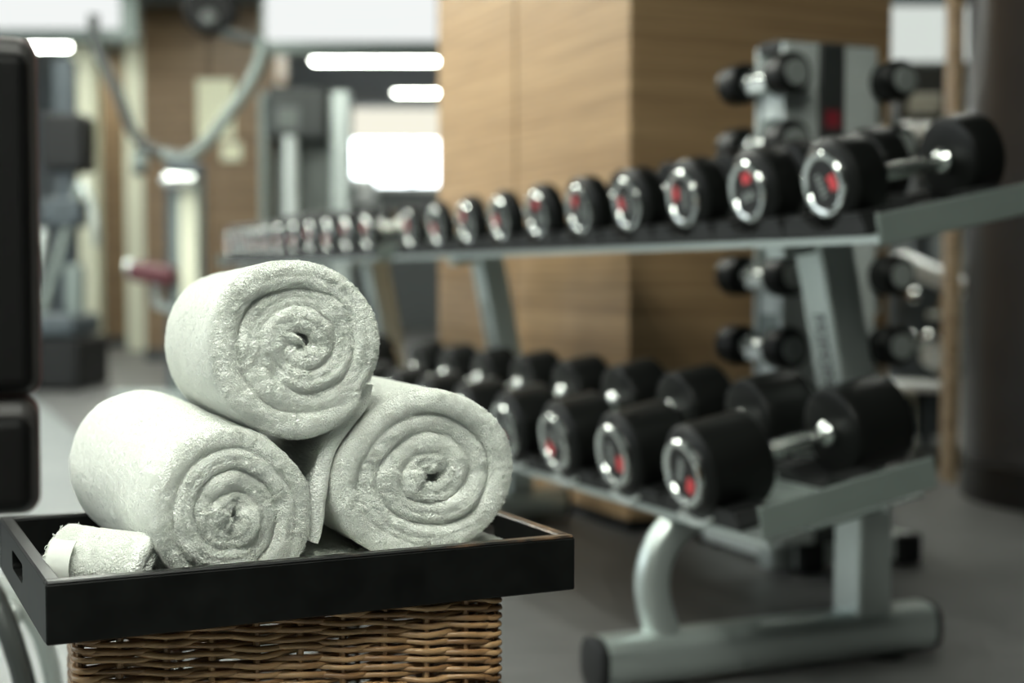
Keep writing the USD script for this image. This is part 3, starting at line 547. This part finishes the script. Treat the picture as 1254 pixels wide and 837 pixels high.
# flat folded towel under the right roll
ft = thing('folded_towel', 'flat folded white towel lying under the bottom right roll', 'towel', TP + np.array([0, 0, TZ - THI + .012]), TDEG)
def slab(x0, x1, y0, y1, z0, z1, seed):
    m = rbox(x0, x1, y0, y1, z0, z1, (z1 - z0) * .49, 2)
    m = m.subdivide_to_size(.011); n = meshkit.fbm(m.vertices * 60, 3, seed) - .5; m.vertices[:, 2] += n * .002 * (m.vertices[:, 2] > z0 + .003); return m
s1 = slab(.150, .425, .018, .30, .001, .0130, 4); s2 = slab(.158, .418, .022, .295, .0115, .0240, 6)
obj('cloth_layer', s1, 'towel', ft, smooth=True); obj('cloth_layer', s2, 'towel', ft, smooth=True)
add_pile(ft, [s1, s2], 7000, 77, lambda p, n: p[:, 1] < .10)

# ---------------------------------------------------------------- machine with black pads at the left edge
pm = thing('weight_machine', 'weight machine at the left edge with tall black back pad and black seat', 'exercise machine', (-.580, 1.75, 0), 22)
def pad(nm, x0, x1, z0, z1, y, th):
    t = obj(nm, rbox(x0 + .006, x1 - .009, y, y + .05, z0 + .006, z1 - .020, .018, 3), 'black_pad', pm)
    obj('pad_side', rbox(x0, x1, y + .010, y + th, z0, z1, .024, 3), 'pad_side', t)
    c = np.array(sbox(x0 + .02, z0 + .02, x1 - .02, z1 - .02).buffer(.0205, quad_segs=6).exterior.coords)[:-1]
    obj('piping', tube(np.c_[c[:, 0], np.full(len(c), y + .052), c[:, 1]], .0035, 6, True), 'piping', t)
pad('back_pad', -.30, 0, .554, .995, 0, .085)
pad('seat_pad', -.29, -.004, .405, .550, -.004, .34)
obj('upright', sweep(np.array([(-.15, .26, .09), (-.15, .22, .6), (-.15, .16, 1.10)]), rrect(.07, .07, .012, 3), up=(0, 1, 0)), 'silver', pm)
obj('pad_bracket', cat(bx(-.18, -.12, .08, .20, .72, .80), bx(-.18, -.12, .10, .24, .33, .404)), 'dark_metal', pm)
obj('base_frame', sweep(np.array([(-.15, -.2, .05), (-.15, .5, .05)]), rrect(.08, .08, .014, 3)), 'silver', pm)
obj('step_tube', tube(spline([(-.10, .10, .34), (-.055, -.02, .30), (-.03, -.05, .22), (-.015, -.01, .0)], 16), .014), 'dark_metal', pm)
obj('step_tube', tube(spline([(-.12, .08, .33), (-.035, .03, .30), (-.005, .05, .25), (.008, .06, .0)], 18), .012), 'silver_light', pm)
obj('foot_block', bx(-.12, -.03, -.02, .05, .255, .30, .008), 'silver_light', pm)

# ---------------------------------------------------------------- cable machine with silver V arms
cm = thing('cable_machine', 'silver cable machine with a wide V of tubular arms in front of the wood wall', 'exercise machine', (-1.84, 8.0, 0))
obj('column', sweep(np.array([(.02, .02, .05), (.02, .02, 1.27)]), rrect(.17, .14, .03, 4), up=(0, 1, 0)), 'silver_flat', cm); obj('column_strip', bx(-.01, .085, -.066, -.05, .06, 1.22), 'cream', cm)
obj('column_side', bx(-.10, -.068, -.02, .06, .05, 1.28), 'slate', cm)
obj('head_block', rbox(-.09, .11, -.08, .08, 1.24, 1.345, .03, 2), 'slate', cm); obj('glossy_knob', lathe([(-.09, 0), (-.09, .035), (-.06, .05), (.07, .05), (.10, .035), (.10, 0)], 24).apply_translation((0, -.12, 1.235)), 'chrome', cm)
obj('arm', tube(spline([(.07, -.02, 1.39), (-.11, -.02, 1.39), (-.22, -.02, 1.44), (-.34, -.02, 1.68), (-.45, -.02, 1.92), (-.485, -.02, 2.16)], 30), .032, 12), 'dark_metal', cm)
obj('arm', tube(spline([(-.11, -.02, 1.392), (.06, -.02, 1.392), (.12, -.02, 1.44), (.25, -.02, 1.60), (.40, -.02, 1.82), (.455, -.02, 2.02)], 30), .034, 12), 'silver_flat', cm)
obj('link_bar', tube(np.array([(.455, 0, 2.02), (.33, .02, 2.04), (.19, .02, 2.08)]), .028, 10), 'dark_metal', cm)
pd = Rm(disc_x(-.05, .05, .15, .02, 36), math.pi / 2, (0, 0, 1)); pd.apply_translation((.155, .03, 2.20)); pul = obj('pulley_disc', pd, 'black_pad', cm)
h_ = Rm(disc_x(-.02, .02, .045, .006, 24), math.pi / 2, (0, 0, 1)); h_.apply_translation((.155, -.03, 2.14)); obj('hub', h_, 'dark_metal', pul)
obj('grip', tube(np.array([(-.235, -.03, 1.42), (-.245, -.03, 1.27)]), .035, 12), 'black_plastic', cm); obj('grip_cap', rbox(-.27, -.20, -.07, .01, 1.30, 1.40, .02), 'silver_flat', cm)
mp_ = Rm(rbox(-.29, -.03, -.14, .10, .665, .775, .035, 2), .16, (0, 1, 0), (-.16, 0, .72)); obj('thigh_pad', mp_, 'maroon', cm)
pe = lathe([(-.02, 0), (-.02, .05), (.02, .05), (.02, 0)], 20); pe.apply_translation((-.30, -.02, .75)); obj('pad_end', pe, 'silver', cm)
obj('pad_bracket', tube(np.array([(-.16, 0, .68), (-.16, 0, .55), (.0, 0, .5)]), .03), 'silver', cm)
obj('base', cat(bx(-.4, .4, -.06, .06, 0, .06), bx(-.06, .06, -.7, .5, 0, .06)), 'silver', cm)
obj('hanger', bx(.12, .19, .0, .06, 2.2, CEIL + .01, .01), 'silver_flat', cm)
# notices on the wood wall
n1 = obj('wall_notice', bx(-2.64, -2.33, 11.985, 11.999, 1.86, 2.36, .003), 'paper', label='pale yellow notice sheet on the wood wall behind the right silver arm', category='notice')
n2 = obj('wall_notice', bx(-2.44, -2.27, 11.985, 11.999, 1.68, 1.83, .003), 'paper', label='small square pale card just below the larger notice on the wood wall', category='notice')

# ---------------------------------------------------------------- weight stack machine (tall dark tower)
ws = thing('weight_stack_machine', 'tall weight stack machine with dark shroud left of the bright window', 'exercise machine', (-1.30, 9.0, 0))
obj('frame_post', bx(-.28, -.235, -.08, .08, 0, 1.86, .01), 'silver_flat', ws); obj('frame_post', bx(.165, .285, -.06, .10, 0, 1.87, .012), 'silver', ws)
obj('shroud', rbox(-.234, .164, -.10, .14, 1.55, 1.90, .05, 2), 'dark_metal', ws)
obj('label_plate', rbox(-.16, -.02, -.112, -.098, 1.62, 1.76, .006, 1), 'stack_grey', ws)
for i in range(14): obj('weight_plate', bx(-.225, .155, -.05, .10, .12 + i * .066, .182 + i * .066, .003), 'stack_grey', ws)
obj('back_cover', bx(-.233, .163, .10, .13, .08, 1.56), 'stack_grey', ws)
obj('guide_rod', tube(np.array([(-.08, -.075, .1), (-.08, -.075, 1.58)]), .045, 12), 'silver_light', ws)
obj('base', bx(-.30, .30, -.35, .2, 0, .08), 'dark_metal', ws)

# ---------------------------------------------------------------- leg press machine at far left
lp = thing('leg_press', 'dark leg press machine with silver slanted tubes behind the black back pad', 'exercise machine', (-2.85, 9.0, 0))
obj('base', rbox(-.22, .20, -.30, .35, 0, .33, .04, 2), 'black_plastic', lp)
obj('bench', rbox(-.20, .18, -.34, .25, .335, .47, .04, 2), 'slate', lp)
obj('seat_post', rbox(.03, .14, -.05, .05, .46, .78, .02, 1), 'silver_flat', lp)
obj('slanted_tube', tube(np.array([(-.18, -.1, .45), (-.12, 0, 1.0)]), .035), 'silver_light', lp); obj('slanted_tube', tube(np.array([(-.10, -.1, .47), (.10, .1, 1.30)]), .028), 'silver_flat', lp)
obj('weight_block', rbox(-.12, .13, -.02, .18, 1.02, 1.20, .03, 1), 'slate', lp)
obj('shroud', rbox(-.16, .12, .10, .40, 1.38, 1.75, .04, 2), 'black_plastic', lp); obj('mast', bx(-.09, .03, .18, .28, .33, 2.10), 'slate', lp)
obj('handle', tube(spline([(.10, .1, 1.3), (.2, 0, 1.15), (.22, 0, .9)], 12), .022), 'silver', lp)
# treadmill-like console under the bright window
tm = thing('treadmill', 'pale treadmill standing under the bright far window', 'exercise machine', (-1.75, 14.5, 0))
obj('console', rbox(-.38, .38, -.12, .12, 1.42, 1.72, .08, 2), 'white_shell', tm); obj('side_post', tube(spline([(-.38, -.05, .2), (-.40, .05, .9), (-.34, 0, 1.5)], 12), .05), 'silver', tm); obj('side_post', tube(spline([(.38, -.05, .2), (.40, .05, .9), (.34, 0, 1.5)], 12), .05), 'silver', tm)
obj('handrail', tube(spline([(-.42, -.7, 1.15), (-.42, -.2, 1.22), (-.3, 0, 1.45)], 12), .025), 'silver_light', tm); obj('handrail', tube(spline([(.42, -.7, 1.15), (.42, -.2, 1.22), (.3, 0, 1.45)], 12), .025), 'silver_light', tm)
obj('screen', rbox(-.2, .2, -.14, -.115, 1.48, 1.66, .01, 1), 'glass_dark', tm); obj('deck', rbox(-.40, .40, -1.6, .2, .02, .2, .05, 2), 'dark_metal', tm)

# ---------------------------------------------------------------- elliptical trainer at right, behind the tower
el = thing('elliptical_trainer', 'white and chrome elliptical trainer with dark console left of the round pillar', 'exercise machine', (1.54, 5.35, 0))
obj('console', rbox(-.11, .10, -.06, .05, 1.28, 1.50, .03, 2), 'dark_metal', el); obj('screen', rbox(-.075, .045, -.072, -.058, 1.305, 1.38, .005, 1), 'screen', el)
obj('mast', sweep(np.array([(.0, .02, .5), (.0, .02, 1.3)]), rrect(.07, .09, .02, 3), up=(0, 1, 0)), 'slate', el)
obj('console_cup', rbox(-.11, .10, -.09, .02, 1.20, 1.275, .03, 2), 'white_shell', el)
sh = Rm(rbox(-.16, .14, -.08, .08, .73, .815, .04, 3), .42, (0, 1, 0)); sh.apply_translation((-.28, 0, .0)); obj('upper_fairing', sh, 'white_shell', el)
for (x, z, r) in [(-.06, .635, .024), (.06, .60, .026), (-.08, .47, .03), (.0, .475, .027), (.08, .49, .026)]:
    m = Rm(disc_x(-.03, .03, r, .008, 20), math.pi / 2, (0, 0, 1)); m.apply_translation((x, -.09, z)); obj('crank', m, 'chrome', el)
obj('link_bar', bx(.0, .12, -.10, -.07, .545, .575, .006), 'silver_light', el); obj('link_bar', bx(-.10, .10, -.085, -.06, .44, .46, .006), 'silver', el)
obj('frame_core', rbox(-.12, .12, -.05, .06, .10, .72, .04, 2), 'slate', el)
lf = Rm(rbox(-.02, .13, -.09, .06, .35, .47, .05, 3), .5, (0, 1, 0), (.05, 0, .4)); obj('lower_fairing', lf, 'white_shell', el)
obj('red_badge', bx(-.10, -.06, -.075, -.055, .64, .69, .004), 'red_dark', el)
obj('pedal_plate', rbox(-.14, .03, -.24, .05, .285, .32, .015, 2), 'white_shell', el)
obj('pedal_post', bx(-.10, -.05, -.12, -.06, .05, .29, .01), 'cream', el); obj('pedal_post', bx(-.02, .02, -.10, -.05, .05, .29, .01), 'slate', el)
obj('base', rbox(-.08, .14, -.20, .20, 0, .075, .02, 2), 'dark_metal', el)
